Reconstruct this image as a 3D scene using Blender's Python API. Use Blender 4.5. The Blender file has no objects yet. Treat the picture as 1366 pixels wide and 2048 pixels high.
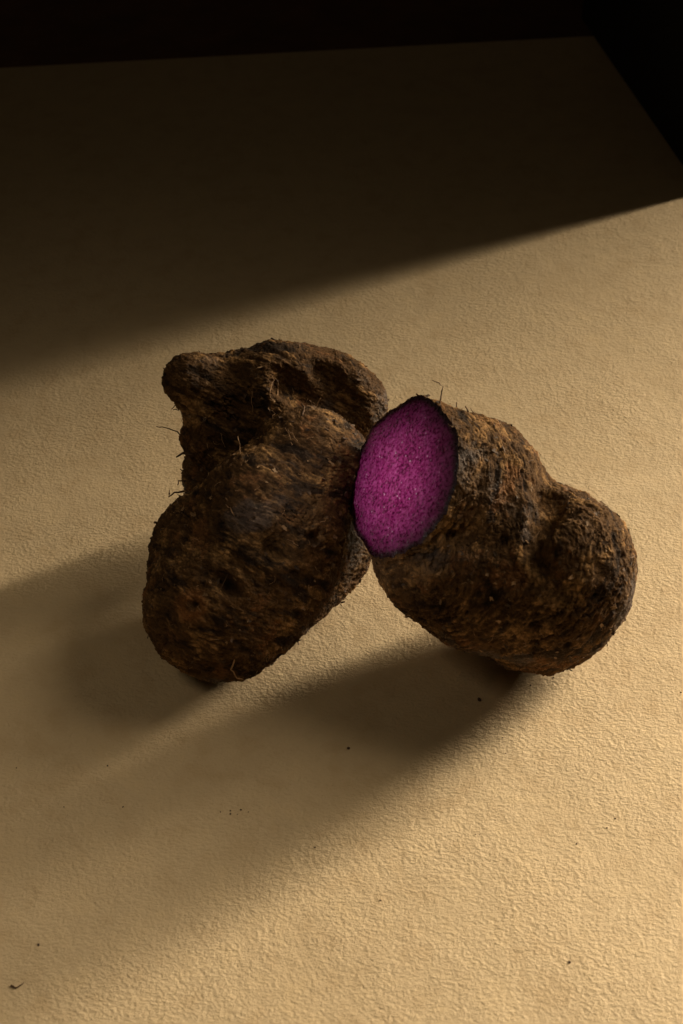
import bpy, bmesh, math, random
import numpy as np
from mathutils import Vector, Matrix
from mathutils.bvhtree import BVHTree
from concurrent.futures import ThreadPoolExecutor

# ------------------------------------------------------------------ camera
scene = bpy.context.scene
col = scene.collection
PITCH = math.radians(42.0)
DIST = 1.05
fwd = Vector((0.0, math.cos(PITCH), -math.sin(PITCH)))
cam_d = bpy.data.cameras.new('camera')
cam = bpy.data.objects.new('camera', cam_d)
col.objects.link(cam)
cam.location = -DIST * fwd
cam.rotation_euler = (math.radians(90.0) - PITCH, 0.0, 0.0)
cam_d.sensor_fit = 'VERTICAL'
cam_d.sensor_height = 36.0
cam_d.sensor_width = 24.0
cam_d.lens = 60.0
cam_d.clip_start = 0.01
cam_d.clip_end = 60.0
cam_d.dof.use_dof = True
cam_d.dof.focus_distance = 0.955
cam_d.dof.aperture_fstop = 13.0
scene.camera = cam

# ------------------------------------------------------------------ world (dark studio) and lamps
world = bpy.data.worlds.new('World')
scene.world = world
world.use_nodes = True
bg = world.node_tree.nodes['Background']
bg.inputs['Color'].default_value = (1.0, 0.74, 0.42, 1)
bg.inputs['Strength'].default_value = 0.018

def area_lamp(name, loc, aim, sx, sy, power, colour, spread=180.0):
    l = bpy.data.lights.new(name, 'AREA')
    l.shape = 'RECTANGLE'
    l.size = sx
    l.size_y = sy
    l.energy = power
    l.color = colour
    l.spread = math.radians(spread)
    o = bpy.data.objects.new(name, l)
    col.objects.link(o)
    o.location = loc
    o.rotation_euler = (Vector(aim) - Vector(loc)).to_track_quat('-Z', 'Y').to_euler()
    return o

# tall narrow strip lamp far to the right and a little behind the yams
KEY_FOOT = Vector((2.65, 1.45, 0.0))
# a tall gridded strip of stacked cells, all turned to the same spot; elevation in degrees and power of each cell
KEY_CELLS = [(9, 1.30), (13, 1.30), (17, 1.26), (21, 1.15), (25, 1.02), (29, 0.88), (33, 0.66), (37, 0.48), (41, 0.36), (45, 0.27), (49, 0.20)]
for e_, pw in KEY_CELLS:
    z0, z1 = (3.0 * math.tan(math.radians(e_ + d_)) for d_ in (-2, 2))
    area_lamp('strip_lamp', (KEY_FOOT.x, KEY_FOOT.y, (z0 + z1) / 2), (0.63, -0.09, 0.0), 0.28, (z1 - z0) * math.cos(math.radians(e_)) * 1.1, pw, (1.0, 0.83, 0.60), 28.0)
# gridded softbox high on the right: its light falls steeply, so the ground close to the yams stays darkest
area_lamp('overhead_softbox', (0.90, 0.02, 1.12), (0.10, -0.38, 0.0), 0.40, 0.40, 0.34, (1.0, 0.81, 0.56), 44.0)
# weak soft lamp on the left: opens the shadow at the left edge
area_lamp('soft_lamp', (-0.55, -0.40, 0.95), (-0.23, -0.15, 0.0), 0.30, 0.30, 0.11, (1.0, 0.80, 0.54), 52.0)
# small snooted spot from the left on the cut face
sd = bpy.data.lights.new('snoot_lamp', 'SPOT')
sd.energy = 13.0; sd.color = (1.0, 0.88, 0.78); sd.spot_size = math.radians(8.5); sd.spot_blend = 1.0; sd.shadow_soft_size = 0.02
so = bpy.data.objects.new('snoot_lamp', sd); col.objects.link(so)
so.location = (-0.55, -0.37, 0.55)
so.rotation_euler = (Vector((0.022, -0.103, 0.106)) - so.location).to_track_quat('-Z', 'Y').to_euler()

scene.view_settings.view_transform = 'Standard'
scene.view_settings.look = 'None'
scene.view_settings.gamma = 1.0
scene.view_settings.exposure = 0.0
scene.view_settings.use_curve_mapping = False
scene.cycles.max_bounces = 8

# ------------------------------------------------------------------ numpy noise
def _hash(ix, iy, iz, seed):
    h = (ix.astype(np.uint32) * np.uint32(0x8da6b343)) ^ (iy.astype(np.uint32) * np.uint32(0xd8163841)) ^ (iz.astype(np.uint32) * np.uint32(0xcb1ab31f)) ^ np.uint32((seed * 2654435761) & 0xffffffff)
    h ^= h >> np.uint32(15); h *= np.uint32(0x2c1b3c6d); h ^= h >> np.uint32(12); h *= np.uint32(0x297a2d39); h ^= h >> np.uint32(15)
    return h

def hash01(ix, iy, iz, seed):
    return _hash(ix, iy, iz, seed).astype(np.float32) / np.float32(4294967295.0)

POOL = ThreadPoolExecutor(4)
def threaded(fn):
    def run(p, seed=0):
        if len(p) < 20000: return fn(p, seed)
        res = list(POOL.map(lambda c: fn(c, seed), np.array_split(p, 12)))
        if isinstance(res[0], tuple): return tuple(np.concatenate(x) for x in zip(*res))
        return np.concatenate(res)
    return run

@threaded
def vnoise(p, seed=0):
    """gradient noise, about -1..1"""
    i = np.floor(p).astype(np.int64)
    f = (p - i).astype(np.float32)
    u = f * f * f * (f * (f * 6 - 15) + 10)
    out = 0
    for dx in (0, 1):
        wx = u[:, 0] if dx else 1 - u[:, 0]
        for dy in (0, 1):
            wy = u[:, 1] if dy else 1 - u[:, 1]
            for dz in (0, 1):
                wz = u[:, 2] if dz else 1 - u[:, 2]
                h = _hash(i[:, 0] + dx, i[:, 1] + dy, i[:, 2] + dz, seed)
                gx = (h & np.uint32(1023)).astype(np.float32) / 511.5 - 1
                gy = ((h >> np.uint32(10)) & np.uint32(1023)).astype(np.float32) / 511.5 - 1
                gz = ((h >> np.uint32(20)) & np.uint32(1023)).astype(np.float32) / 511.5 - 1
                out = out + wx * wy * wz * (gx * (f[:, 0] - dx) + gy * (f[:, 1] - dy) + gz * (f[:, 2] - dz))
    return out * 1.6

def fbm(p, octaves=4, seed=0, gain=0.5):
    s, a, t = 0, 1.0, 0.0
    for o in range(octaves):
        s = s + a * vnoise(p * (2.03 ** o) + 17.3 * o, seed + o)
        t += a
        a *= gain
    return s / t

@threaded
def worley(p, seed=0):
    """F1, F2 and a random number of the nearest cell"""
    i = np.floor(p).astype(np.int64)
    n = len(p)
    f1 = np.full(n, 9.0, np.float32); f2 = np.full(n, 9.0, np.float32); rnd = np.zeros(n, np.float32)
    for dx in (-1, 0, 1):
        for dy in (-1, 0, 1):
            for dz in (-1, 0, 1):
                cx, cy, cz = i[:, 0] + dx, i[:, 1] + dy, i[:, 2] + dz
                jx = cx + hash01(cx, cy, cz, seed); jy = cy + hash01(cx, cy, cz, seed + 1); jz = cz + hash01(cx, cy, cz, seed + 2)
                d = np.sqrt((jx - p[:, 0]) ** 2 + (jy - p[:, 1]) ** 2 + (jz - p[:, 2]) ** 2).astype(np.float32)
                r = hash01(cx, cy, cz, seed + 3)
                near = d < f1
                f2 = np.where(near, f1, np.minimum(f2, d))
                rnd = np.where(near, r, rnd)
                f1 = np.where(near, d, f1)
    return f1, f2, rnd

def sstep(a, b, x):
    t = np.clip((x - a) / (b - a), 0, 1)
    return t * t * (3 - 2 * t)

# ------------------------------------------------------------------ implicit bodies -> mesh
def smin(a, b, k):
    h = np.clip(0.5 + 0.5 * (b - a) / k, 0, 1)
    return b * (1 - h) + a * h - k * h * (1 - h)

def smax(a, b, k):
    return -smin(-a, -b, k)

def sd_ell(X, Y, Z, c, r):
    if np.isscalar(r):
        return np.sqrt((X - c[0]) ** 2 + (Y - c[1]) ** 2 + (Z - c[2]) ** 2) - r
    k = np.sqrt(((X - c[0]) / r[0]) ** 2 + ((Y - c[1]) / r[1]) ** 2 + ((Z - c[2]) / r[2]) ** 2)
    return (k - 1) * min(r)

def sd_cap(X, Y, Z, a, b, ra, rb):
    a = np.array(a); b = np.array(b); d = b - a
    t = np.clip(((X - a[0]) * d[0] + (Y - a[1]) * d[1] + (Z - a[2]) * d[2]) / (d @ d), 0, 1)
    return np.sqrt((X - a[0] - t * d[0]) ** 2 + (Y - a[1] - t * d[1]) ** 2 + (Z - a[2] - t * d[2]) ** 2) - (ra + (rb - ra) * t)

def surface_nets(f, lo, h):
    nx, ny, nz = f.shape
    s = f < 0
    c = [s[dx:nx - 1 + dx, dy:ny - 1 + dy, dz:nz - 1 + dz] for dx in (0, 1) for dy in (0, 1) for dz in (0, 1)]
    tot = sum(x.astype(np.int8) for x in c)
    act = (tot > 0) & (tot < 8)
    idx = np.full(act.shape, -1, np.int64)
    ijk = np.argwhere(act)
    idx[act] = np.arange(len(ijk))
    acc = np.zeros((len(ijk), 3)); cnt = np.zeros(len(ijk))
    corners = [(dx, dy, dz) for dx in (0, 1) for dy in (0, 1) for dz in (0, 1)]
    for a in corners:
        for ax in range(3):
            if a[ax]:
                continue
            b = list(a); b[ax] = 1
            fa = f[ijk[:, 0] + a[0], ijk[:, 1] + a[1], ijk[:, 2] + a[2]]
            fb = f[ijk[:, 0] + b[0], ijk[:, 1] + b[1], ijk[:, 2] + b[2]]
            m = (fa < 0) != (fb < 0)
            t = np.where(m, fa / np.where(m, fa - fb, 1), 0)
            q = np.tile(np.array(a, float), (len(ijk), 1)); q[:, ax] += t
            acc[m] += q[m]; cnt[m] += 1
    v = (ijk + acc / cnt[:, None]) * h + np.array(lo)
    quads = []
    for ax in range(3):
        o1, o2 = [(1, 2), (2, 0), (0, 1)][ax]
        sl0 = [slice(None)] * 3; sl1 = [slice(None)] * 3
        sl0[ax] = slice(0, -1); sl1[ax] = slice(1, None)
        a, b = s[tuple(sl0)], s[tuple(sl1)]
        for flip, m in ((False, a & ~b), (True, ~a & b)):
            e = np.argwhere(m)
            e = e[(e[:, o1] > 0) & (e[:, o2] > 0)]
            def cell(d1, d2):
                k = e.copy(); k[:, o1] -= d1; k[:, o2] -= d2
                return idx[k[:, 0], k[:, 1], k[:, 2]]
            q = np.stack([cell(1, 1), cell(0, 1), cell(0, 0), cell(1, 0)], 1)
            quads.append(q[:, ::-1] if flip else q)
    return v, np.concatenate(quads)

def relax(v, quads, n):
    src = np.concatenate([quads[:, k] for k in range(4) for _ in (1, 3)])
    dst = np.concatenate([quads[:, (k + o) % 4] for k in range(4) for o in (1, 3)])
    c = np.bincount(src, minlength=len(v))
    for _ in range(n):
        s = np.stack([np.bincount(src, v[dst, k], len(v)) for k in range(3)], 1)
        v = 0.4 * v + 0.6 * s / c[:, None]
    return v

def mesh_from(name, v, faces):
    me = bpy.data.meshes.new(name)
    me.from_pydata([tuple(x) for x in v], [], [tuple(x) for x in faces])
    me.update()
    return me

def quad_mesh(name, v, quads):
    me = bpy.data.meshes.new(name)
    me.vertices.add(len(v)); me.vertices.foreach_set('co', np.asarray(v, np.float32).ravel())
    me.loops.add(quads.size); me.loops.foreach_set('vertex_index', quads.astype(np.int32).ravel())
    me.polygons.add(len(quads)); me.polygons.foreach_set('loop_start', np.arange(0, quads.size, 4, dtype=np.int32))
    me.update(calc_edges=True); me.validate()
    return me

def refine(v, q):
    """split every quad in four, then even the mesh out"""
    n = len(v); m = len(q)
    e = np.stack([q, np.roll(q, -1, 1)], 2).reshape(-1, 2)
    key = np.sort(e, 1); key = key[:, 0].astype(np.int64) * n + key[:, 1]
    uk, inv = np.unique(key, return_inverse=True)
    mid = 0.5 * (v[uk // n] + v[uk % n])
    ei = n + inv.reshape(-1, 4)
    fc = v[q].mean(1); fi = n + len(uk) + np.arange(m)
    out = np.concatenate([v, mid, fc])
    quads = np.concatenate([np.stack([q[:, k], ei[:, k], fi, ei[:, k - 1]], 1) for k in range(4)])
    return relax(out, quads, 2), quads

def coords(me):
    a = np.empty(len(me.vertices) * 3, np.float32); me.vertices.foreach_get('co', a)
    return a.reshape(-1, 3).astype(np.float64)

def normals(me):
    a = np.empty(len(me.vertices) * 3, np.float32); me.vertex_normals.foreach_get('vector', a)
    return a.reshape(-1, 3).astype(np.float64)

# ------------------------------------------------------------------ materials
def new_mat(name):
    m = bpy.data.materials.new(name); m.use_nodes = True
    nt = m.node_tree
    return m, nt, nt.nodes['Principled BSDF']

def node(nt, kind, **kw):
    n = nt.nodes.new(kind)
    for k, v in kw.items():
        if k in n.inputs: n.inputs[k].default_value = v
        else: setattr(n, k, v)
    return n

def noise_node(nt, vec, scale, detail=4.0, rough=0.55, dist=0.0):
    n = node(nt, 'ShaderNodeTexNoise')
    n.inputs['Scale'].default_value = scale; n.inputs['Detail'].default_value = detail
    n.inputs['Roughness'].default_value = rough; n.inputs['Distortion'].default_value = dist
    nt.links.new(vec, n.inputs['Vector'])
    return n

def ramp(nt, fac, stops):
    r = node(nt, 'ShaderNodeValToRGB')
    el = r.color_ramp.elements
    while len(el) < len(stops): el.new(0.5)
    for e, (p, c) in zip(el, stops):
        e.position = p; e.color = (*c, 1) if len(c) == 3 else c
    nt.links.new(fac, r.inputs['Fac'])
    return r

def mix(nt, kind, fac, a, b):
    n = node(nt, 'ShaderNodeMix', data_type='RGBA', blend_type=kind)
    for s, val in (('Factor', fac), ('A', a), ('B', b)):
        sock = [i for i in n.inputs if i.name == s and (i.type == 'VALUE' if s == 'Factor' else i.type == 'RGBA')][0]
        if hasattr(val, 'links') or hasattr(val, 'is_linked'): nt.links.new(val, sock)
        else: sock.default_value = val if s == 'Factor' else (*val, 1)
    return [o for o in n.outputs if o.type == 'RGBA'][0]

def math_node(nt, op, a, b):
    n = node(nt, 'ShaderNodeMath', operation=op)
    for i, v in enumerate((a, b)):
        if hasattr(v, 'is_linked'): nt.links.new(v, n.inputs[i])
        else: n.inputs[i].default_value = v
    return n.outputs[0]

def bump(nt, height, dist, strength, prev=None):
    b = node(nt, 'ShaderNodeBump')
    b.inputs['Distance'].default_value = dist; b.inputs['Strength'].default_value = strength
    nt.links.new(height, b.inputs['Height'])
    if prev is not None: nt.links.new(prev, b.inputs['Normal'])
    return b.outputs['Normal']

def mat_skin():
    m, nt, bs = new_mat('yam_skin')
    tc = node(nt, 'ShaderNodeTexCoord').outputs['Object']
    at = node(nt, 'ShaderNodeAttribute', attribute_name='albedo')
    gl = node(nt, 'ShaderNodeAttribute', attribute_name='gloss')
    fine = noise_node(nt, tc, 900, 5, 0.7)
    fr = ramp(nt, fine.outputs['Fac'], [(0.3, (0.62, 0.60, 0.58)), (0.5, (1, 1, 1)), (0.72, (1.35, 1.32, 1.28))])
    c = mix(nt, 'MULTIPLY', 1.0, at.outputs['Color'], fr.outputs['Color'])
    nt.links.new(c, bs.inputs['Base Color'])
    r = node(nt, 'ShaderNodeMapRange'); r.inputs['To Min'].default_value = 0.86; r.inputs['To Max'].default_value = 0.48
    nt.links.new(gl.outputs['Fac'], r.inputs['Value'])
    nt.links.new(r.outputs[0], bs.inputs['Roughness'])
    bs.inputs['Specular IOR Level'].default_value = 0.2
    n1 = bump(nt, noise_node(nt, tc, 420, 5, 0.65, 0.6).outputs['Fac'], 0.0016, 0.9)
    n2 = bump(nt, fine.outputs['Fac'], 0.0007, 0.8, n1)
    nt.links.new(n2, bs.inputs['Normal'])
    return m

def mat_flesh():
    m, nt, bs = new_mat('yam_flesh')
    tc = node(nt, 'ShaderNodeTexCoord').outputs['Object']
    edge = node(nt, 'ShaderNodeAttribute', attribute_name='edge')
    mp = node(nt, 'ShaderNodeMapping'); mp.inputs['Scale'].default_value = (1, 1, 0.85)
    nt.links.new(tc, mp.inputs['Vector'])
    a = noise_node(nt, mp.outputs[0], 640, 4, 0.65)
    b = noise_node(nt, mp.outputs[0], 120, 3, 0.6)
    s = math_node(nt, 'ADD', math_node(nt, 'MULTIPLY', a.outputs['Fac'], 0.75), math_node(nt, 'MULTIPLY', b.outputs['Fac'], 0.25))
    cr = ramp(nt, s, [(0.38, (0.10, 0.001, 0.045)), (0.5, (0.33, 0.012, 0.18)), (0.62, (0.56, 0.085, 0.38))])
    er = ramp(nt, edge.outputs['Fac'], [(0.0, (0.03, 0.008, 0.02)), (0.045, (0.06, 0.02, 0.045)), (0.10, (0.34, 0.22, 0.34)), (0.32, (0.70, 0.60, 0.72)), (0.65, (1, 1, 1))])
    c0 = mix(nt, 'MULTIPLY', 1.0, cr.outputs['Color'], er.outputs['Color'])
    vo = node(nt, 'ShaderNodeTexVoronoi'); vo.inputs['Scale'].default_value = 330; nt.links.new(tc, vo.inputs['Vector'])
    sp = ramp(nt, vo.outputs['Distance'], [(0.10, (1, 1, 1)), (0.20, (0, 0, 0))])
    gate = ramp(nt, noise_node(nt, tc, 160, 2, 0.5).outputs['Fac'], [(0.48, (0, 0, 0)), (0.56, (1, 1, 1))])
    spk = math_node(nt, 'MULTIPLY', math_node(nt, 'MULTIPLY', sp.outputs['Color'], gate.outputs['Color']), math_node(nt, 'MULTIPLY', edge.outputs['Fac'], 1.4))
    c = mix(nt, 'MIX', spk, c0, (0.80, 0.58, 0.74))
    nt.links.new(c, bs.inputs['Base Color'])
    rr = ramp(nt, a.outputs['Fac'], [(0.4, (0.22,) * 3), (0.62, (0.5,) * 3)])
    nt.links.new(rr.outputs['Color'], bs.inputs['Roughness'])
    bs.inputs['Specular IOR Level'].default_value = 0.5
    bs.inputs['Subsurface Weight'].default_value = 0.0
    n1 = bump(nt, a.outputs['Fac'], 0.0006, 0.8)
    n2 = bump(nt, noise_node(nt, tc, 1300, 2, 0.5).outputs['Fac'], 0.0005, 0.8, n1)
    nt.links.new(n2, bs.inputs['Normal'])
    return m

def mat_board():
    m, nt, bs = new_mat('beige_plaster')
    tc = node(nt, 'ShaderNodeTexCoord').outputs['Object']
    big = noise_node(nt, tc, 7, 4, 0.6)
    mid = noise_node(nt, tc, 60, 4, 0.6)
    c1 = ramp(nt, big.outputs['Fac'], [(0.3, (0.565, 0.438, 0.270)), (0.5, (0.592, 0.464, 0.292)), (0.72, (0.615, 0.476, 0.294))])
    c2 = ramp(nt, mid.outputs['Fac'], [(0.32, (0.93, 0.90, 0.86)), (0.5, (1, 1, 1)), (0.7, (1.04, 1.03, 1.0))])
    c = mix(nt, 'MULTIPLY', 1.0, c1.outputs['Color'], c2.outputs['Color'])
    nt.links.new(c, bs.inputs['Base Color'])
    bs.inputs['Roughness'].default_value = 0.62
    bs.inputs['Specular IOR Level'].default_value = 0.3
    mp = node(nt, 'ShaderNodeMapping'); mp.inputs['Rotation'].default_value = (0, 0, 0.5); mp.inputs['Scale'].default_value = (1, 1.35, 1)
    nt.links.new(tc, mp.inputs['Vector'])
    patchy = noise_node(nt, tc, 14, 3, 0.5)
    pr = ramp(nt, patchy.outputs['Fac'], [(0.35, (0.35,) * 3), (0.65, (1.0,) * 3)])
    h1 = math_node(nt, 'MULTIPLY', noise_node(nt, mp.outputs[0], 370, 4, 0.62, 0.05).outputs['Fac'], pr.outputs['Color'])
    n1 = bump(nt, h1, 0.0018, 0.64)
    n2 = bump(nt, noise_node(nt, tc, 150, 2, 0.5, 0.2).outputs['Fac'], 0.0008, 0.5, n1)
    n2 = bump(nt, noise_node(nt, tc, 760, 2, 0.6).outputs['Fac'], 0.0007, 0.55, n2)
    n3 = bump(nt, big.outputs['Fac'], 0.004, 0.3, n2)
    nt.links.new(n3, bs.inputs['Normal'])
    return m

def mat_plain(name, colour, rough, vary=0.15, scale=200.0, bumpd=0.0):
    m, nt, bs = new_mat(name)
    tc = node(nt, 'ShaderNodeTexCoord').outputs['Object']
    n = noise_node(nt, tc, scale, 4, 0.6)
    lo = tuple(x * (1 - vary) for x in colour); hi = tuple(x * (1 + vary) for x in colour)
    r = ramp(nt, n.outputs['Fac'], [(0.3, lo), (0.7, hi)])
    nt.links.new(r.outputs['Color'], bs.inputs['Base Color'])
    bs.inputs['Roughness'].default_value = rough
    if bumpd: nt.links.new(bump(nt, n.outputs['Fac'], bumpd, 0.6), bs.inputs['Normal'])
    return m

SKIN = mat_skin(); FLESH = mat_flesh(); BOARD = mat_board()
BLACK = mat_plain('black_card', (0.004, 0.004, 0.004), 0.9, 0.2, 60)
DARK = mat_plain('dark_brown_tabletop', (0.12, 0.05, 0.022), 0.8, 0.3, 25)
ROOT = mat_plain('dry_root', (0.11, 0.06, 0.03), 0.8, 0.4, 500)
ROOTP = mat_plain('pale_dry_root', (0.34, 0.20, 0.10), 0.75, 0.3, 500)
SOIL = mat_plain('soil', (0.085, 0.052, 0.033), 0.95, 0.4, 900, 0.0004)

# ------------------------------------------------------------------ setting
def box_mesh(name, sx, sy, sz, bevel):
    bm = bmesh.new()
    bmesh.ops.create_cube(bm, size=1.0)
    bmesh.ops.scale(bm, vec=(sx, sy, sz), verts=bm.verts)
    if bevel: bmesh.ops.bevel(bm, geom=bm.edges[:], offset=bevel, segments=3, affect='EDGES', profile=0.5)
    me = bpy.data.meshes.new(name); bm.to_mesh(me); bm.free()
    return me

def link(name, me, m, parent=None):
    o = bpy.data.objects.new(name, me); col.objects.link(o)
    if m is not None: me.materials.append(m)
    if parent is not None: o.parent = parent
    return o

# beige board the yams lie on; its far edge runs from (-0.30, 0.575) to (0.22, 0.634)
BA = math.atan2(0.634 - 0.575, 0.217 + 0.296)
board = link('ground', box_mesh('ground', 1.5, 1.25, 0.012, 0.0012), BOARD)
e = Vector((math.cos(BA), math.sin(BA), 0)); nrm = Vector((-e.y, e.x, 0))
mid = Vector((-0.04, 0.6045, 0))
board.location = mid - nrm * 0.625 + Vector((0, 0, -0.006))
board.rotation_euler.z = BA
board['kind'] = 'structure'
table = link('table', box_mesh('table', 5.0, 5.0, 0.04, 0.0), DARK)
table.location = (0, 0.6, -0.033)
table['kind'] = 'structure'

# ------------------------------------------------------------------ black card standing behind on the right (second leaf is added, unseen, to block light)
fl = bpy.data.objects.new('black_card', None); col.objects.link(fl)
fl.location = (0.219, 0.668, 0.0)
fl['label'] = 'black card standing upright at the back right corner of the board, with an added unseen leaf behind'
fl['category'] = 'card'
def leaf(p, q, h, z0):
    p = Vector(p); q = Vector(q); d = q - p
    me = box_mesh('leaf', d.length, 0.004, h, 0.0008)
    o = link('leaf', me, BLACK, fl)
    o.location = ((p + q) / 2).to_3d() + Vector((0, 0, h / 2 + z0)) - fl.location
    o.rotation_euler.z = math.atan2(d.y, d.x)
leaf((0.219, 0.668), (0.281, 0.371), 1.15, 0.0004)
leaf((0.2262, 0.6400), (0.47, 2.0), 1.163, -0.0127)  # added leaf, hidden behind the first, keeps stray light off the far board

# ------------------------------------------------------------------ yams
def build_body(prims, lo, hi, h, carve=()):
    ax = [np.arange(l, u, h, dtype=np.float32) for l, u in zip(lo, hi)]
    X, Y, Z = np.meshgrid(*ax, indexing='ij', sparse=True)
    f = None
    X, Y, Z = X.astype(np.float32), Y.astype(np.float32), Z.astype(np.float32)
    parts = {}
    for g, kind, k, *a in prims:
        d = sd_ell(X, Y, Z, *a) if kind == 'e' else sd_cap(X, Y, Z, *a)
        d = d.astype(np.float32)
        parts[g] = d if g not in parts else smin(parts[g], d, k)
    for d in parts.values():
        f = d if f is None else smin(f, d, 0.0075)
    for g, kind, k, *a in carve:
        d = sd_ell(X, Y, Z, *a) if kind == 'e' else sd_cap(X, Y, Z, *a)
        f = smax(f, -d.astype(np.float32), k)
    v, q = surface_nets(f, lo, h)
    v = relax(v, q, 6)
    v, q = refine(v, q)
    return quad_mesh('body', v, q)

def skin_detail(me, seed, axis, pits, scar=None):
    """relief and albedo of the bark-like skin; axis = growth direction, rings run across it"""
    p = coords(me); n = normals(me)
    a = np.array(axis, float); a /= np.linalg.norm(a)
    warp = np.stack([fbm(p * 28 + 5.1, 3, seed + 50), fbm(p * 28 + 9.7, 3, seed + 60), fbm(p * 28 + 1.3, 3, seed + 70)], 1)
    q = p + 0.0045 * warp
    along = (q @ a)[:, None] * a[None]
    aniso = q + along * 2.0                                     # compressed along the axis: streaks across it
    patch = fbm(p * 26 + 6.6, 3, seed + 12)
    disp = 0.0024 * fbm(p * 32, 3, seed) + 0.0015 * fbm(p * 85, 3, seed + 5)
    # wrinkles and fibres across the growth direction
    rid = 1 - np.abs(fbm(aniso * 75, 4, seed + 10, 0.55)) * 2.2
    disp += 0.0007 * np.clip(rid, 0, 1) ** 2 * sstep(-0.2, 0.3, patch)
    fibre = fbm((q + along * 3.2) * 130, 4, seed + 15, 0.7)
    grain = fbm(q * 210, 4, seed + 17, 0.75)
    disp += 0.0008 * fibre + 0.0013 * grain
    rc = (p + 0.003 * warp) * 16 + ((p + 0.0035 * warp) @ a)[:, None] * a * 190
    ring = fbm(rc, 3, seed + 16, 0.6)
    disp += 0.0011 * ring * sstep(-0.35, 0.25, patch)
    # fissures
    fis = np.abs(fbm(aniso * 48 + 1.9, 4, seed + 18, 0.6))
    fis = (1 - sstep(0.0, 0.045, fis)) * sstep(-0.05, 0.3, fbm(p * 30 + 12.0, 2, seed + 19))
    disp -= 0.0011 * fis
    # flaky plates of bark
    f1, f2, cr = worley((q + along * 1.2 + 0.0018 * warp) * 105, seed + 20)
    plate = sstep(0.02, 0.12, f2 - f1)
    where = sstep(-0.12, 0.25, fbm(p * 22 + 3.3, 3, seed + 30))
    disp += where * (0.0012 * (cr - 0.5) * plate - 0.0005 * (1 - plate))
    g1, g2, gr = worley((q + along * 1.0 + 0.003 * warp) * 240, seed + 24)
    plate2 = sstep(0.02, 0.22, g2 - g1)
    disp += 0.00055 * (gr - 0.5) * plate2 - 0.00025 * (1 - plate2)
    # pits and eyes
    rng = np.random.default_rng(seed)
    pitmask = np.zeros(len(p))
    centres = [(np.array(c), r, d) for c, r, d in pits]
    for i in rng.integers(0, len(p), 50):
        centres.append((p[i], rng.uniform(0.0012, 0.0034), rng.uniform(0.3, 0.75)))
    for c, r, d in centres:
        m = np.nonzero(np.abs(p - c).max(1) < 3.2 * r)[0]
        v = p[m] - c
        w = np.linalg.norm(v + 0.0030 * warp[m] + 0.4 * (v @ a)[:, None] * a, axis=1) / r
        disp[m] += d * r * (-np.exp(-(w ** 2) * 1.2) + 0.30 * np.exp(-((w - 1.45) ** 2) * 6))
        pitmask[m] = np.maximum(pitmask[m], np.exp(-(w ** 2) * 1.5))
    pn = p + n * disp[:, None]
    me.vertices.foreach_set('co', pn.astype(np.float32).ravel())
    me.update()
    # albedo
    t = fbm(q * 45 + 2.2, 5, seed + 80, 0.65)
    base = np.array([0.096, 0.050, 0.019]); tan = np.array([0.36, 0.205, 0.082]); dark = np.array([0.020, 0.012, 0.008])
    rust = np.array([0.19, 0.088, 0.034]); grey = np.array([0.085, 0.064, 0.054])
    def lerp(c, d, w): return c + (d - c) * np.clip(w, 0, 1)[:, None]
    c = np.tile(base, (len(p), 1))
    c = lerp(c, tan, 0.85 * sstep(0.0, 0.38, t + 0.25 * fibre + 0.2 * grain + 0.35 * ring) + 0.35 * (cr - 0.45) * where)
    c = lerp(c, dark, 0.9 * sstep(0.02, 0.30, fbm(aniso * 40 + 7.7, 5, seed + 90, 0.65)))
    c = lerp(c, rust, 0.85 * sstep(0.14, 0.34, fbm(q * 38 + 4.4, 5, seed + 100, 0.65) + 0.12 * fibre))
    c = lerp(c, grey, 0.7 * sstep(0.24, 0.40, fbm(q * 30 + 8.1, 4, seed + 110, 0.5)))
    if scar is not None:
        ds = np.linalg.norm(p - np.array(scar) + 0.003 * warp, axis=1)
        c = lerp(c, np.array([0.26, 0.115, 0.04]), 0.9 * np.exp(-((ds - 0.0055) / 0.0032) ** 2))
    c = lerp(c, dark, 0.5 * (1 - plate2) * sstep(-0.2, 0.3, t))
    c = lerp(c, dark * 0.7, np.maximum(0.75 * pitmask, 0.6 * fis))
    c = c * (1 + 0.5 * fibre + 0.5 * grain)[:, None] * (1 + 0.35 * fbm(aniso * 260, 3, seed + 120, 0.7))[:, None] * (1 + 0.5 * (gr - 0.5))[:, None]
    at = me.attributes.new('albedo', 'FLOAT_COLOR', 'POINT')
    at.data.foreach_set('color', np.concatenate([np.clip(c, 0.006, 0.5), np.ones((len(p), 1))], 1).astype(np.float32).ravel())
    gl = np.clip(sstep(0.05, 0.40, fbm(q * 30 + 8.1, 4, seed + 110, 0.5)), 0, 1)
    at = me.attributes.new('gloss', 'FLOAT', 'POINT'); at.data.foreach_set('value', gl.astype(np.float32))

def smooth(me):
    me.polygons.foreach_set('use_smooth', np.ones(len(me.polygons), bool)); me.update()

def yam(name, label, group, base):
    o = bpy.data.objects.new(name, None); col.objects.link(o)
    o.location = base; o['label'] = label; o['category'] = 'yam'; o['group'] = group
    return o

def settle(me):
    """lower or raise the body so that it just touches the board"""
    z = coords(me)[:, 2].min()
    me.transform(Matrix.Translation((0, 0, -z - 0.0006)))


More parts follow.
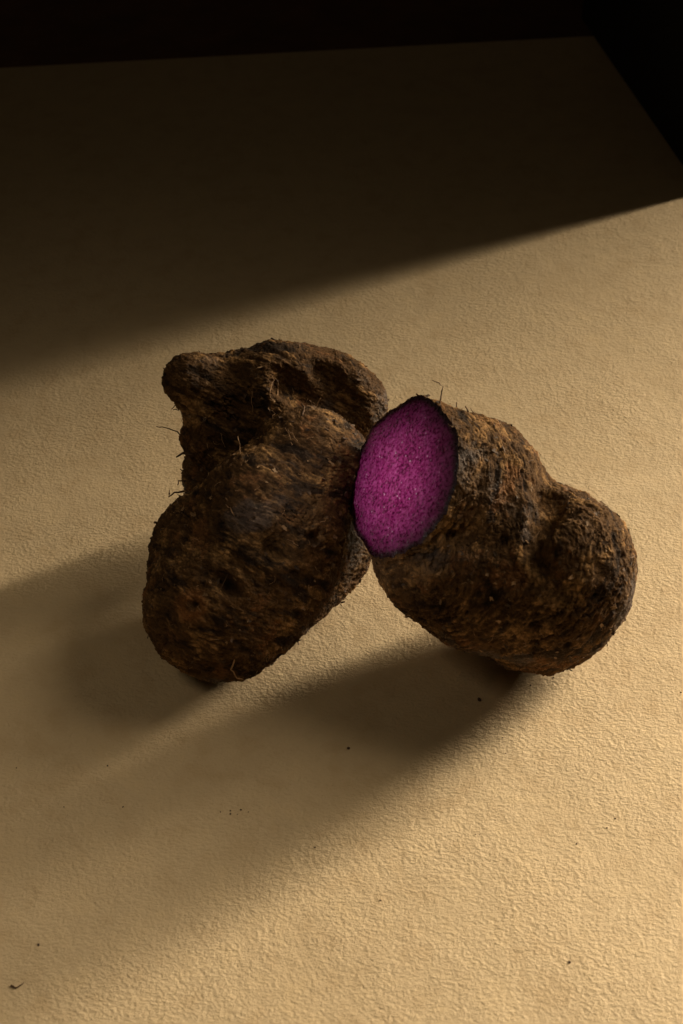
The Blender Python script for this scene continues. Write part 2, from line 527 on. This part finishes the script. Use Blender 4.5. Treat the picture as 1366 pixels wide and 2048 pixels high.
LEFT = [
    (0, 'e', 0.000, (-0.0663, -0.1226, 0.0410), 0.0396),
    (0, 'c', 0.010, (-0.0663, -0.1226, 0.0410), (-0.0202, -0.0707, 0.0430), 0.0393, 0.0393),
    (0, 'e', 0.012, (-0.0486, -0.1103, 0.0530), 0.0399),
    (0, 'e', 0.012, (-0.0699, -0.0880, 0.0500), 0.0351),
    (0, 'e', 0.012, (-0.0370, -0.0897, 0.0730), 0.0427),
    (0, 'e', 0.008, (-0.0180, -0.0642, 0.0890), 0.0337),
    (1, 'e', 0.000, (-0.0393, -0.0128, 0.1020), 0.0288),
    (1, 'e', 0.012, (-0.0221, -0.0028, 0.1000), 0.0213),
    (1, 'e', 0.010, (-0.0123, -0.0133, 0.0980), 0.0217),
    (1, 'e', 0.010, (-0.0735, -0.0226, 0.0960), 0.0165),
    (1, 'e', 0.008, (-0.0844, -0.0156, 0.1120), 0.0158),
    (1, 'e', 0.012, (-0.0663, -0.0126, 0.1040), 0.0188),
    (1, 'e', 0.012, (-0.0573, -0.0204, 0.0780), 0.0265),
    (1, 'e', 0.004, (-0.0761, -0.0273, 0.0800), 0.0160),
    (1, 'e', 0.004, (-0.0743, -0.0277, 0.0520), 0.0175),
    (1, 'e', 0.010, (-0.0536, -0.0232, 0.0500), 0.0345),
    (1, 'e', 0.010, (-0.0243, -0.0123, 0.0600), 0.0322),
    (1, 'e', 0.010, (0.0032, -0.0112, 0.0920), 0.0235),
    (1, 'e', 0.010, (-0.0067, 0.0052, 0.0960), 0.0168),
]
LEFT_CARVE = [
    (0, 'c', 0.005, (-0.0294, -0.0296, 0.1219), (-0.0164, -0.0306, 0.1128), 0.0098, 0.0092),
    (0, 'c', 0.004, (-0.0164, -0.0306, 0.1128), (0.0018, -0.0334, 0.1008), 0.0092, 0.0068),
    (0, 'c', 0.004, (-0.0095, -0.0170, 0.1198), (-0.0016, -0.0262, 0.1129), 0.0085, 0.0090),
    (0, 'c', 0.004, (-0.0015, -0.0265, 0.1133), (0.0080, -0.0293, 0.1064), 0.0090, 0.0060),
    (0, 'c', 0.004, (-0.0181, -0.0157, 0.1252), (-0.0156, -0.0166, 0.1241), 0.0030, 0.0030),
    (0, 'c', 0.006, (-0.0608, -0.0224, 0.1264), (-0.0561, -0.0366, 0.1158), 0.0050, 0.0060),
    (0, 'c', 0.006, (-0.0596, -0.0398, 0.1076), (-0.0678, -0.0417, 0.1036), 0.0070, 0.0060),
    (0, 'c', 0.005, (-0.0350, -0.1335, 0.0897), (-0.0263, -0.1331, 0.0862), 0.0050, 0.0050),
    (0, 'c', 0.004, (-0.0636, -0.1443, 0.0810), (-0.0553, -0.1495, 0.0764), 0.0040, 0.0040),
]
RIGHT = [
    (0, 'e', 0.000, (0.1048, -0.1128, 0.0440), 0.0417),
    (0, 'e', 0.012, (0.1025, -0.1208, 0.0400), 0.0312),
    (0, 'e', 0.012, (0.1167, -0.1198, 0.0420), 0.0323),
    (0, 'e', 0.010, (0.0397, -0.1200, 0.0780), 0.0229),
    (0, 'e', 0.012, (0.1043, -0.1314, 0.0760), 0.0481),
    (0, 'e', 0.012, (0.0724, -0.1236, 0.0740), 0.0442),
    (0, 'e', 0.010, (0.0432, -0.1259, 0.0700), 0.0192),
    (0, 'e', 0.003, (0.1206, -0.1448, 0.1000), 0.0292),
    (0, 'e', 0.014, (0.1200, -0.1554, 0.0860), 0.0277),
    (0, 'e', 0.008, (0.0679, -0.0978, 0.1020), 0.0397),
    (0, 'c', 0.010, (0.0658, -0.0978, 0.1020), (0.0134, -0.1104, 0.1320), 0.0400, 0.0437),
]
RIGHT_CARVE = [
    (0, 'c', 0.003, (0.1082, -0.1215, 0.1229), (0.1032, -0.1418, 0.1240), 0.0085, 0.0080),
    (0, 'c', 0.003, (0.1032, -0.1418, 0.1240), (0.0957, -0.1537, 0.1178), 0.0080, 0.0045),
    (0, 'c', 0.003, (0.1067, -0.1438, 0.1262), (0.1175, -0.1407, 0.1292), 0.0045, 0.0030),
    (0, 'c', 0.004, (0.0954, -0.1541, 0.1187), (0.0976, -0.1647, 0.1129), 0.0045, 0.0030),
    (0, 'c', 0.006, (0.0599, -0.1482, 0.1154), (0.0813, -0.1528, 0.1186), 0.0060, 0.0060),
]
CUT_O = (0.0262, -0.1000, 0.1150)
CUT_N = (-0.77, -0.305, 0.557)
VOX = 0.0010

def make_left():
    root = yam('yam', 'whole lumpy brown yam with a knobbly fingered back, left of the cut one', 'pair of leaning purple yams', (-0.045, -0.085, 0.0))
    me = build_body(LEFT, (-0.13, -0.20, -0.02), (0.06, 0.05, 0.17), VOX, LEFT_CARVE)
    skin_detail(me, 11, (0.45, 0.55, 0.70), [
        ((-0.0596, -0.1430, 0.0767), 0.0070, 0.40), ((-0.0153, -0.1219, 0.0907), 0.0048, 0.65), ((-0.0714, -0.1388, 0.0806), 0.0045, 0.3),
        ((-0.0362, -0.1280, 0.0902), 0.0110, 0.38), ((-0.0930, -0.1484, 0.0606), 0.0040, 0.4), ((-0.0481, -0.1072, 0.1103), 0.0035, 0.5),
        ((-0.0640, -0.1163, 0.0955), 0.0050, 0.4), ((-0.0245, -0.1349, 0.0768), 0.0060, 0.4), ((-0.0765, -0.1507, 0.0704), 0.0038, 0.6)],
        scar=(-0.0785, -0.1507, 0.0690))
    settle(me)
    me.transform(Matrix.Translation(-root.location))
    smooth(me)
    s = link('skin', me, SKIN, root)
    return root, s

def make_right():
    root = yam('yam', 'brown yam cut open to show a purple oval face, right of the whole one', 'pair of leaning purple yams', (0.09, -0.10, 0.0))
    me = build_body(RIGHT, (-0.06, -0.21, -0.02), (0.19, 0.0, 0.20), VOX, RIGHT_CARVE)
    skin_detail(me, 37, (0.77, 0.305, -0.557), [
        ((0.1291, -0.1715, 0.0665), 0.0036, 0.9), ((0.1010, -0.1523, 0.1182), 0.0034, 0.55), ((0.1375, -0.1616, 0.0956), 0.0036, 0.4)])
    settle(me)
    N = Vector(CUT_N).normalized(); O = Vector(CUT_O)
    bm = bmesh.new(); bm.from_mesh(me)
    bmesh.ops.bisect_plane(bm, geom=bm.verts[:] + bm.edges[:] + bm.faces[:], dist=1e-6, plane_co=O, plane_no=N, clear_outer=True)
    be = [e_ for e_ in bm.edges if e_.is_boundary]
    # order the boundary loop
    start = be[0].verts[0]; loop = [start]; prev = None; cur = start
    while True:
        nx_ = None
        for e_ in cur.link_edges:
            if e_.is_boundary and e_ is not prev:
                nx_ = e_; break
        prev = nx_; cur = nx_.other_vert(cur)
        if cur is start or len(loop) > 20000: break
        loop.append(cur)
    pts = np.array([v.co[:] for v in loop])
    bm.to_mesh(me); bm.free()
    me.transform(Matrix.Translation(-root.location))
    smooth(me)
    s = link('skin', me, SKIN, root)
    # cut flesh: a slightly domed cap filling the loop
    M = 420
    seg = np.linalg.norm(np.roll(pts, -1, 0) - pts, axis=1); cum = np.concatenate([[0], np.cumsum(seg)])
    tt = np.linspace(0, cum[-1], M, endpoint=False)
    ring = np.stack([np.interp(tt, cum, np.append(pts[:, k], pts[0, k])) for k in range(3)], 1)
    cen = ring.mean(0); Nn = np.array(N)
    K = 90; vs = []; ed = []
    rad = np.linalg.norm(ring - cen, axis=1).mean()
    for k in range(K):
        f = 1.0 - k / K
        w = 1.0 if k == 0 else f
        # towards the middle the outline gets smoother
        g = np.minimum(1, (k / K) * 3)
        sm = ring.copy()
        if k:
            width = int(1 + 24 * g)
            ker = np.ones(2 * width + 1) / (2 * width + 1)
            ext = np.concatenate([ring[-width:], ring, ring[:width]])
            sm = np.stack([np.convolve(ext[:, c], ker, 'valid') for c in range(3)], 1)
        q = cen + (sm - cen) * w
        edge = (1 - f) * rad
        lift = 0.0016 * (1 - math.exp(-edge / 0.004)) - 0.0006
        q = q + Nn * lift
        vs.append(q); ed.append(np.full(M, 1 - f))
    V = np.concatenate(vs + [cen[None] + Nn * 0.0010]); E = np.concatenate(ed + [[1.0]])
    V = V + Nn[None] * (0.00035 * fbm(V * 230, 4, 5)[:, None] + 0.0007 * fbm(V * 60, 3, 6)[:, None])
    faces = []
    for k in range(K - 1):
        for i in range(M):
            j = (i + 1) % M
            faces.append((k * M + i, k * M + j, (k + 1) * M + j, (k + 1) * M + i))
    for i in range(M): faces.append(((K - 1) * M + i, (K - 1) * M + (i + 1) % M, K * M))
    fm = mesh_from('cut_flesh', V - np.array(root.location), faces)
    if fm.polygons[len(faces) // 2].normal.dot(N) < 0: fm.flip_normals()
    at = fm.attributes.new('edge', 'FLOAT', 'POINT'); at.data.foreach_set('value', E.astype(np.float32))
    smooth(fm)
    o = link('cut_flesh', fm, FLESH, root)
    o['label'] = 'moist bright purple cut face with a dark rim'
    return root, s

left_yam, left_skin = make_left()
right_yam, right_skin = make_right()

# rootlets (radius in mm, pale or dark, path), larger bark flakes and soil crumbs
LEFT_ROOTS = [
    (0.45, 0, [(-0.0914, -0.0277, 0.0847), (-0.0977, -0.0256, 0.0871), (-0.1020, -0.0252, 0.0875), (-0.1052, -0.0250, 0.0877)]),
    (1.05, 0, [(-0.0846, -0.0408, 0.0802), (-0.0897, -0.0405, 0.0806), (-0.0937, -0.0416, 0.0793)]),
    (0.90, 0, [(-0.0901, -0.0371, 0.0498), (-0.0971, -0.0377, 0.0492), (-0.1000, -0.0393, 0.0474), (-0.1003, -0.0367, 0.0502)]),
    (0.30, 0, [(-0.0903, -0.0357, 0.0468), (-0.0936, -0.0375, 0.0447), (-0.0936, -0.0399, 0.0422)]),
    (0.60, 0, [(-0.0894, -0.0369, 0.0577), (-0.0940, -0.0371, 0.0575), (-0.0943, -0.0388, 0.0555)]),
    (0.60, 0, [(-0.0897, -0.0341, 0.0602), (-0.0926, -0.0323, 0.0621)]),
    (0.45, 0, [(-0.0922, -0.0249, 0.0997), (-0.0953, -0.0251, 0.0994)]),
    (0.45, 0, [(-0.0939, -0.0248, 0.1028), (-0.0965, -0.0259, 0.1015)]),
    (0.30, 1, [(-0.0486, -0.0392, 0.1079), (-0.0497, -0.0362, 0.1143), (-0.0497, -0.0343, 0.1204)]),
    (0.45, 1, [(-0.0395, -0.0364, 0.1180), (-0.0392, -0.0325, 0.1223), (-0.0376, -0.0287, 0.1240), (-0.0387, -0.0291, 0.1277)]),
    (0.60, 1, [(-0.0363, -0.0364, 0.1162), (-0.0354, -0.0275, 0.1162), (-0.0355, -0.0253, 0.1196)]),
    (0.60, 1, [(-0.0144, -0.0262, 0.1029), (-0.0132, -0.0251, 0.1053), (-0.0119, -0.0247, 0.1072)]),
    (0.45, 1, [(-0.0138, -0.0255, 0.1033), (-0.0159, -0.0255, 0.1051)]),
    (0.90, 0, [(-0.0203, -0.0598, 0.1223), (-0.0197, -0.0501, 0.1209), (-0.0210, -0.0487, 0.1224)]),
    (0.30, 1, [(-0.0267, -0.0791, 0.1183), (-0.0279, -0.0741, 0.1209), (-0.0303, -0.0691, 0.1222)]),
    (0.30, 1, [(-0.0243, -0.0769, 0.1196), (-0.0269, -0.0731, 0.1216), (-0.0297, -0.0694, 0.1223)]),
    (0.45, 1, [(-0.0537, -0.0795, 0.1109), (-0.0540, -0.0762, 0.1145), (-0.0551, -0.0732, 0.1179)]),
    (0.30, 1, [(-0.0654, -0.0441, 0.0884), (-0.0669, -0.0437, 0.0931), (-0.0679, -0.0421, 0.0968)]),
    (0.45, 1, [(-0.0530, -0.0884, 0.1126), (-0.0556, -0.0848, 0.1125), (-0.0580, -0.0821, 0.1117)]),
    (0.45, 1, [(-0.0749, -0.0428, 0.0862), (-0.0755, -0.0427, 0.0903)]),
    (0.75, 0, [(0.0079, -0.0188, 0.1145), (0.0092, -0.0127, 0.1166), (0.0129, -0.0012, 0.1135), (0.0145, -0.0014, 0.1133)]),
    (0.45, 0, [(-0.0259, -0.0069, 0.1276), (-0.0231, -0.0003, 0.1265), (-0.0201, 0.0015, 0.1258)]),
    (0.60, 0, [(-0.0705, -0.0033, 0.1218), (-0.0733, -0.0027, 0.1224)]),
    (0.60, 0, [(-0.0794, -0.0102, 0.1266), (-0.0808, -0.0089, 0.1280)]),
    (0.75, 0, [(-0.0966, -0.0174, 0.1219), (-0.0985, -0.0167, 0.1227)]),
    (0.75, 0, [(-0.0932, -0.0147, 0.1251), (-0.0943, -0.0138, 0.1261)]),
    (0.45, 1, [(-0.0559, -0.1163, 0.1009), (-0.0584, -0.1130, 0.1035), (-0.0612, -0.1105, 0.1044)]),
    (0.30, 1, [(-0.0226, -0.1316, 0.0799), (-0.0261, -0.1314, 0.0821), (-0.0300, -0.1329, 0.0838)]),
    (0.60, 1, [(-0.0567, -0.1634, 0.0425), (-0.0583, -0.1647, 0.0359), (-0.0556, -0.1632, 0.0279), (-0.0516, -0.1613, 0.0241)]),
    (0.30, 0, [(-0.0601, -0.1399, 0.0813), (-0.0622, -0.1433, 0.0779), (-0.0646, -0.1481, 0.0772)]),
    (0.45, 0, [(-0.1037, -0.0967, 0.0582), (-0.1054, -0.0954, 0.0596), (-0.1040, -0.0938, 0.0615)]),
    (0.45, 0, [(-0.0884, -0.0835, 0.0796), (-0.0906, -0.0764, 0.0774)]),
    (0.45, 0, [(-0.0017, -0.0977, 0.0195), (0.0020, -0.1000, 0.0170)]),
    (0.30, 0, [(0.0039, -0.0960, 0.0247), (0.0014, -0.0943, 0.0265), (0.0096, -0.0958, 0.0292)]),
]
RIGHT_ROOTS = [
    (0.48, 0, [(0.0449, -0.0916, 0.1597), (0.0449, -0.0899, 0.1616), (0.0464, -0.0854, 0.1666), (0.0441, -0.0842, 0.1679), (0.0410, -0.0833, 0.1689)]),
    (0.60, 0, [(0.0607, -0.0765, 0.1424), (0.0608, -0.0743, 0.1448)]),
    (0.75, 0, [(0.0672, -0.0765, 0.1405), (0.0656, -0.0741, 0.1432)]),
    (0.45, 0, [(0.0699, -0.0767, 0.1398), (0.0680, -0.0750, 0.1416)]),
    (0.60, 0, [(0.1456, -0.1579, 0.1110), (0.1488, -0.1538, 0.1093)]),
    (0.60, 0, [(0.1466, -0.1584, 0.1060), (0.1484, -0.1583, 0.1062)]),
    (0.60, 0, [(0.1421, -0.1422, 0.0372), (0.1425, -0.1454, 0.0338)]),
    (0.45, 0, [(0.0977, -0.1050, 0.1301), (0.1003, -0.1024, 0.1296)]),
    (0.45, 1, [(0.0957, -0.1499, 0.1146), (0.0994, -0.1460, 0.1173), (0.1013, -0.1439, 0.1183)]),
    (0.30, 1, [(0.0832, -0.1323, 0.1239), (0.0810, -0.1318, 0.1270), (0.0773, -0.1340, 0.1277)]),
    (0.30, 0, [(0.1386, -0.1497, 0.1244), (0.1426, -0.1470, 0.1224)]),
    (0.60, 0, [(0.0248, -0.1179, 0.1735), (0.0239, -0.1127, 0.1756)]),
]
FLAKES = [
    ('L', (0.0091, -0.0926, 0.0287), 0.0029),
    ('L', (0.0022, -0.0944, 0.0207), 0.0018),
    ('L', (-0.0225, -0.1341, 0.0276), 0.0031),
    ('L', (-0.0174, -0.1286, 0.0296), 0.0018),
    ('L', (-0.0656, -0.1572, 0.0173), 0.0035),
    ('L', (-0.0899, -0.1523, 0.0231), 0.0022),
    ('L', (0.0019, -0.0557, 0.1148), 0.0020),
    ('L', (-0.0115, -0.0810, 0.1175), 0.0020),
    ('R', (0.1299, -0.1426, 0.1291), 0.0031),
    ('R', (0.1388, -0.1659, 0.1138), 0.0022),
]
CRUMBS = [
    (0.0756, -0.1544, 0.0015),
    (0.0037, -0.1884, 0.0011),
    (-0.0571, -0.2321, 0.0009),
    (-0.0572, -0.2301, 0.0008),
    (-0.0518, -0.2295, 0.0009),
    (-0.0623, -0.2308, 0.0006),
    (-0.0479, -0.2308, 0.0005),
    (-0.0535, -0.2324, 0.0005),
    (-0.1235, -0.2004, 0.0009),
    (-0.1432, -0.2276, 0.0006),
    (-0.1128, -0.2276, 0.0008),
    (-0.0134, -0.2532, 0.0009),
    (-0.1454, -0.3106, 0.0012),
    (-0.1714, -0.2018, 0.0006),
    (0.1045, -0.1433, 0.0008),
    (0.1177, -0.1374, 0.0008),
    (0.0866, -0.1808, 0.0006),
    (0.0872, -0.1919, 0.0006),
    (0.1403, -0.2350, 0.0008),
    (0.1355, -0.2410, 0.0008),
    (0.1189, -0.2510, 0.0008),
    (0.0681, -0.2451, 0.0006),
    (0.0702, -0.2451, 0.0006),
    (0.1085, -0.3203, 0.0012),
    (0.0192, -0.2851, 0.0008),
    (0.1869, -0.1485, 0.0008),
]


def tube(points, r, rng, sides=6):
    """thin tapering root hair through the points, with small kinks"""
    P = [Vector(p) for p in points]
    fine = []
    for a, b in zip(P[:-1], P[1:]):
        n = max(2, int((b - a).length / 0.0018))
        for k in range(n):
            fine.append(a.lerp(b, k / n))
    fine.append(P[-1])
    L = len(fine)
    for k in range(1, L):
        fine[k] = fine[k] + Vector([rng.gauss(0, 0.00022) for _ in range(3)])
    verts = []; faces = []
    for k, c in enumerate(fine):
        t = (fine[min(k + 1, L - 1)] - fine[max(k - 1, 0)]).normalized()
        u = t.orthogonal().normalized(); w = t.cross(u)
        rr = r * (1.15 - 0.65 * k / (L - 1)) * rng.uniform(0.8, 1.2)
        for s in range(sides):
            a = 2 * math.pi * s / sides
            verts.append(c + (u * math.cos(a) + w * math.sin(a)) * rr)
    for k in range(L - 1):
        for s in range(sides):
            s2 = (s + 1) % sides
            faces.append((k * sides + s, k * sides + s2, (k + 1) * sides + s2, (k + 1) * sides + s))
    faces.append(tuple(range(sides))[::-1]); faces.append(tuple((L - 1) * sides + s for s in range(sides)))
    return verts, faces

def flake(c, n, size, rng, lift=0.5):
    """small curled plate of bark standing off the surface"""
    n = Vector(n).normalized()
    u = n.orthogonal().normalized(); u.rotate(Matrix.Rotation(rng.uniform(0, 6.28), 3, n)); w = n.cross(u)
    verts = []; faces = []
    nu, nw = 4, 3
    th = 0.00018
    jit = [[(rng.gauss(0, 0.10), rng.gauss(0, 0.12)) for _ in range(nw)] for _ in range(nu)]
    for side in (0, 1):
        for i in range(nu):
            for j in range(nw):
                a = i / (nu - 1); b = j / (nw - 1) - 0.5
                x = (a + jit[i][j][0]) * size; y = (b + jit[i][j][1]) * size * 0.7 * (1 - 0.35 * a)
                z = lift * size * a * a + 0.15 * size * b * b - 0.00035 + side * th
                verts.append(Vector(c) + u * x + w * y + n * z)
    m = nu * nw
    for i in range(nu - 1):
        for j in range(nw - 1):
            q = (i * nw + j, i * nw + j + 1, (i + 1) * nw + j + 1, (i + 1) * nw + j)
            faces.append(q[::-1]); faces.append(tuple(m + k for k in q))
    rim = [i * nw for i in range(nu)] + [(nu - 1) * nw + j for j in range(1, nw)] + [i * nw + nw - 1 for i in range(nu - 2, -1, -1)] + [j for j in range(nw - 2, 0, -1)]
    for k in range(len(rim)):
        a, b = rim[k], rim[(k + 1) % len(rim)]
        faces.append((a, b, m + b, m + a))
    return verts, faces

def dress(root, skin, roots, flakes, seed, n_hair, n_flake):
    rng = random.Random(seed)
    me = skin.data
    p = coords(me); n = normals(me)
    from_root = Vector(root.location)
    bvh = BVHTree.FromPolygons([tuple(x) for x in p], [tuple(f.vertices) for f in me.polygons])
    for r, pale, pts in roots:
        q = [Vector(x) - from_root for x in pts]
        hit, nn, idx, d = bvh.find_nearest(q[0])
        shift = hit - q[0]
        q = [x + shift for x in q]
        q = [q[0] - nn * 0.0012] + q
        v, f = tube(q, r * 0.00082, rng)
        m_ = mesh_from('rootlet', v, f); smooth(m_)
        link('rootlet', m_, ROOTP if pale else ROOT, root)
    for pos, size in flakes:
        hit, nn, idx, d = bvh.find_nearest(Vector(pos) - from_root)
        v, f = flake(hit, nn, size, rng, 0.7)
        link('bark_flake', mesh_from('bark_flake', v, f), BARK, root)
    for name, count, mt in (('root_hairs', n_hair, ROOTP), ('bark_flakes', n_flake, BARK), ('bark_flakes', n_flake // 2, BARKP)):
        V = []; Fc = []
        for k in range(count):
            i = rng.randrange(len(p)); c = Vector(p[i]); nn = Vector(n[i])
            if name == 'root_hairs':
                t = nn.orthogonal().normalized(); t.rotate(Matrix.Rotation(rng.uniform(0, 6.28), 3, nn))
                L = rng.uniform(0.002, 0.006); s_ = nn.cross(t) * rng.gauss(0, 0.25)
                pts = [c - nn * 0.0004, c + (t + s_) * L * 0.4 + nn * L * 0.28, c + (t - s_) * L + nn * L * rng.uniform(0.0, 0.35)]
                v, f = tube(pts, rng.uniform(0.00008, 0.00016), rng, 4)
            else:
                v, f = flake(c, nn, rng.uniform(0.0010, 0.0034), rng, rng.uniform(0.05, 0.35))
            o = len(V); V += v; Fc += [tuple(o + x for x in q) for q in f]
        ob = link(name, mesh_from(name, V, Fc), mt, root)
        ob['kind'] = 'stuff'

BARK = mat_plain('bark_flake', (0.075, 0.042, 0.022), 0.75, 0.7, 260, 0.0004)
BARKP = mat_plain('pale_bark_flake', (0.24, 0.145, 0.07), 0.75, 0.5, 260, 0.0004)
dress(left_yam, left_skin, LEFT_ROOTS, [(c, s) for w, c, s in FLAKES if w == 'L'], 5, 260, 620)
dress(right_yam, right_skin, RIGHT_ROOTS, [(c, s) for w, c, s in FLAKES if w == 'R'], 6, 220, 620)

# ------------------------------------------------------------------ soil crumbs on the board
CRUMB_LABELS = {
    0: 'largest dark soil crumb, alone on the board in front of the cut yam',
    1: 'single dark soil crumb in the shadow midway below the two yams',
    8: 'lone dark soil crumb below the whole yam on the shaded left side',
    9: 'tiny dark speck on the shaded board, far left of the speck cluster',
    10: 'tiny dark speck just below the lone crumb under the whole yam',
    11: 'small dark speck at the lower edge of the long shadow, bottom centre',
    12: 'brown soil crumb near the lower left edge of the board',
    13: 'tiny dark speck close to the left edge of the board',
    14: 'small dark speck directly below the base of the cut yam',
    15: 'small dark speck under the right end of the cut yam',
    16: 'upper of two tiny specks at the shadow edge below the cut yam',
    17: 'lower of two tiny specks at the shadow edge below the cut yam',
    18: 'upper right of two dark specks on the lit board at lower right',
    19: 'lower left of two dark specks on the lit board at lower right',
    20: 'dark speck left of and below the pair of specks at lower right',
    21: 'left of two touching specks on the lit board below the cut yam',
    22: 'right of two touching specks on the lit board below the cut yam',
    23: 'small purple-black crumb at the bottom right of the board',
    24: 'small dark crumb on the lit board, bottom centre',
    25: 'small dark speck at the right edge, level with the cut yam base',
}
def crumb(i, x, y, r):
    rng = random.Random(100 + i)
    bm = bmesh.new()
    bmesh.ops.create_icosphere(bm, subdivisions=2, radius=r)
    for v in bm.verts:
        v.co *= 1 + rng.gauss(0, 0.16)
        v.co.x *= 1.25; v.co.z *= 0.6
    zmin = min(v.co.z for v in bm.verts)
    for v in bm.verts: v.co.z -= zmin
    me = bpy.data.meshes.new('soil_crumb'); bm.to_mesh(me); bm.free()
    o = link('soil_crumb', me, SOIL)
    o.location = (x, y, -0.0001); o.rotation_euler.z = rng.uniform(0, 3.1)
    o['category'] = 'crumb'
    o['group'] = 'soil crumbs scattered on the beige board'
    o['label'] = CRUMB_LABELS.get(i, 'tiny dark speck in the small cluster on the shaded board left of centre')
for i, (x, y, r) in enumerate(CRUMBS): crumb(i, x, y, r * (0.68 if i in (0, 1) else 0.5))

v, f = tube([(-0.1554, -0.3331, 0.0006), (-0.1533, -0.3344, 0.0005), (-0.1511, -0.3333, 0.0006), (-0.1495, -0.3312, 0.0007)], 0.00045, random.Random(3))
hm = mesh_from('root_hair', v, f); smooth(hm)
hair = link('root_hair', hm, ROOT)
hair['label'] = 'short curled brown root hair lying near the lower left corner of the board'
hair['category'] = 'root hair'
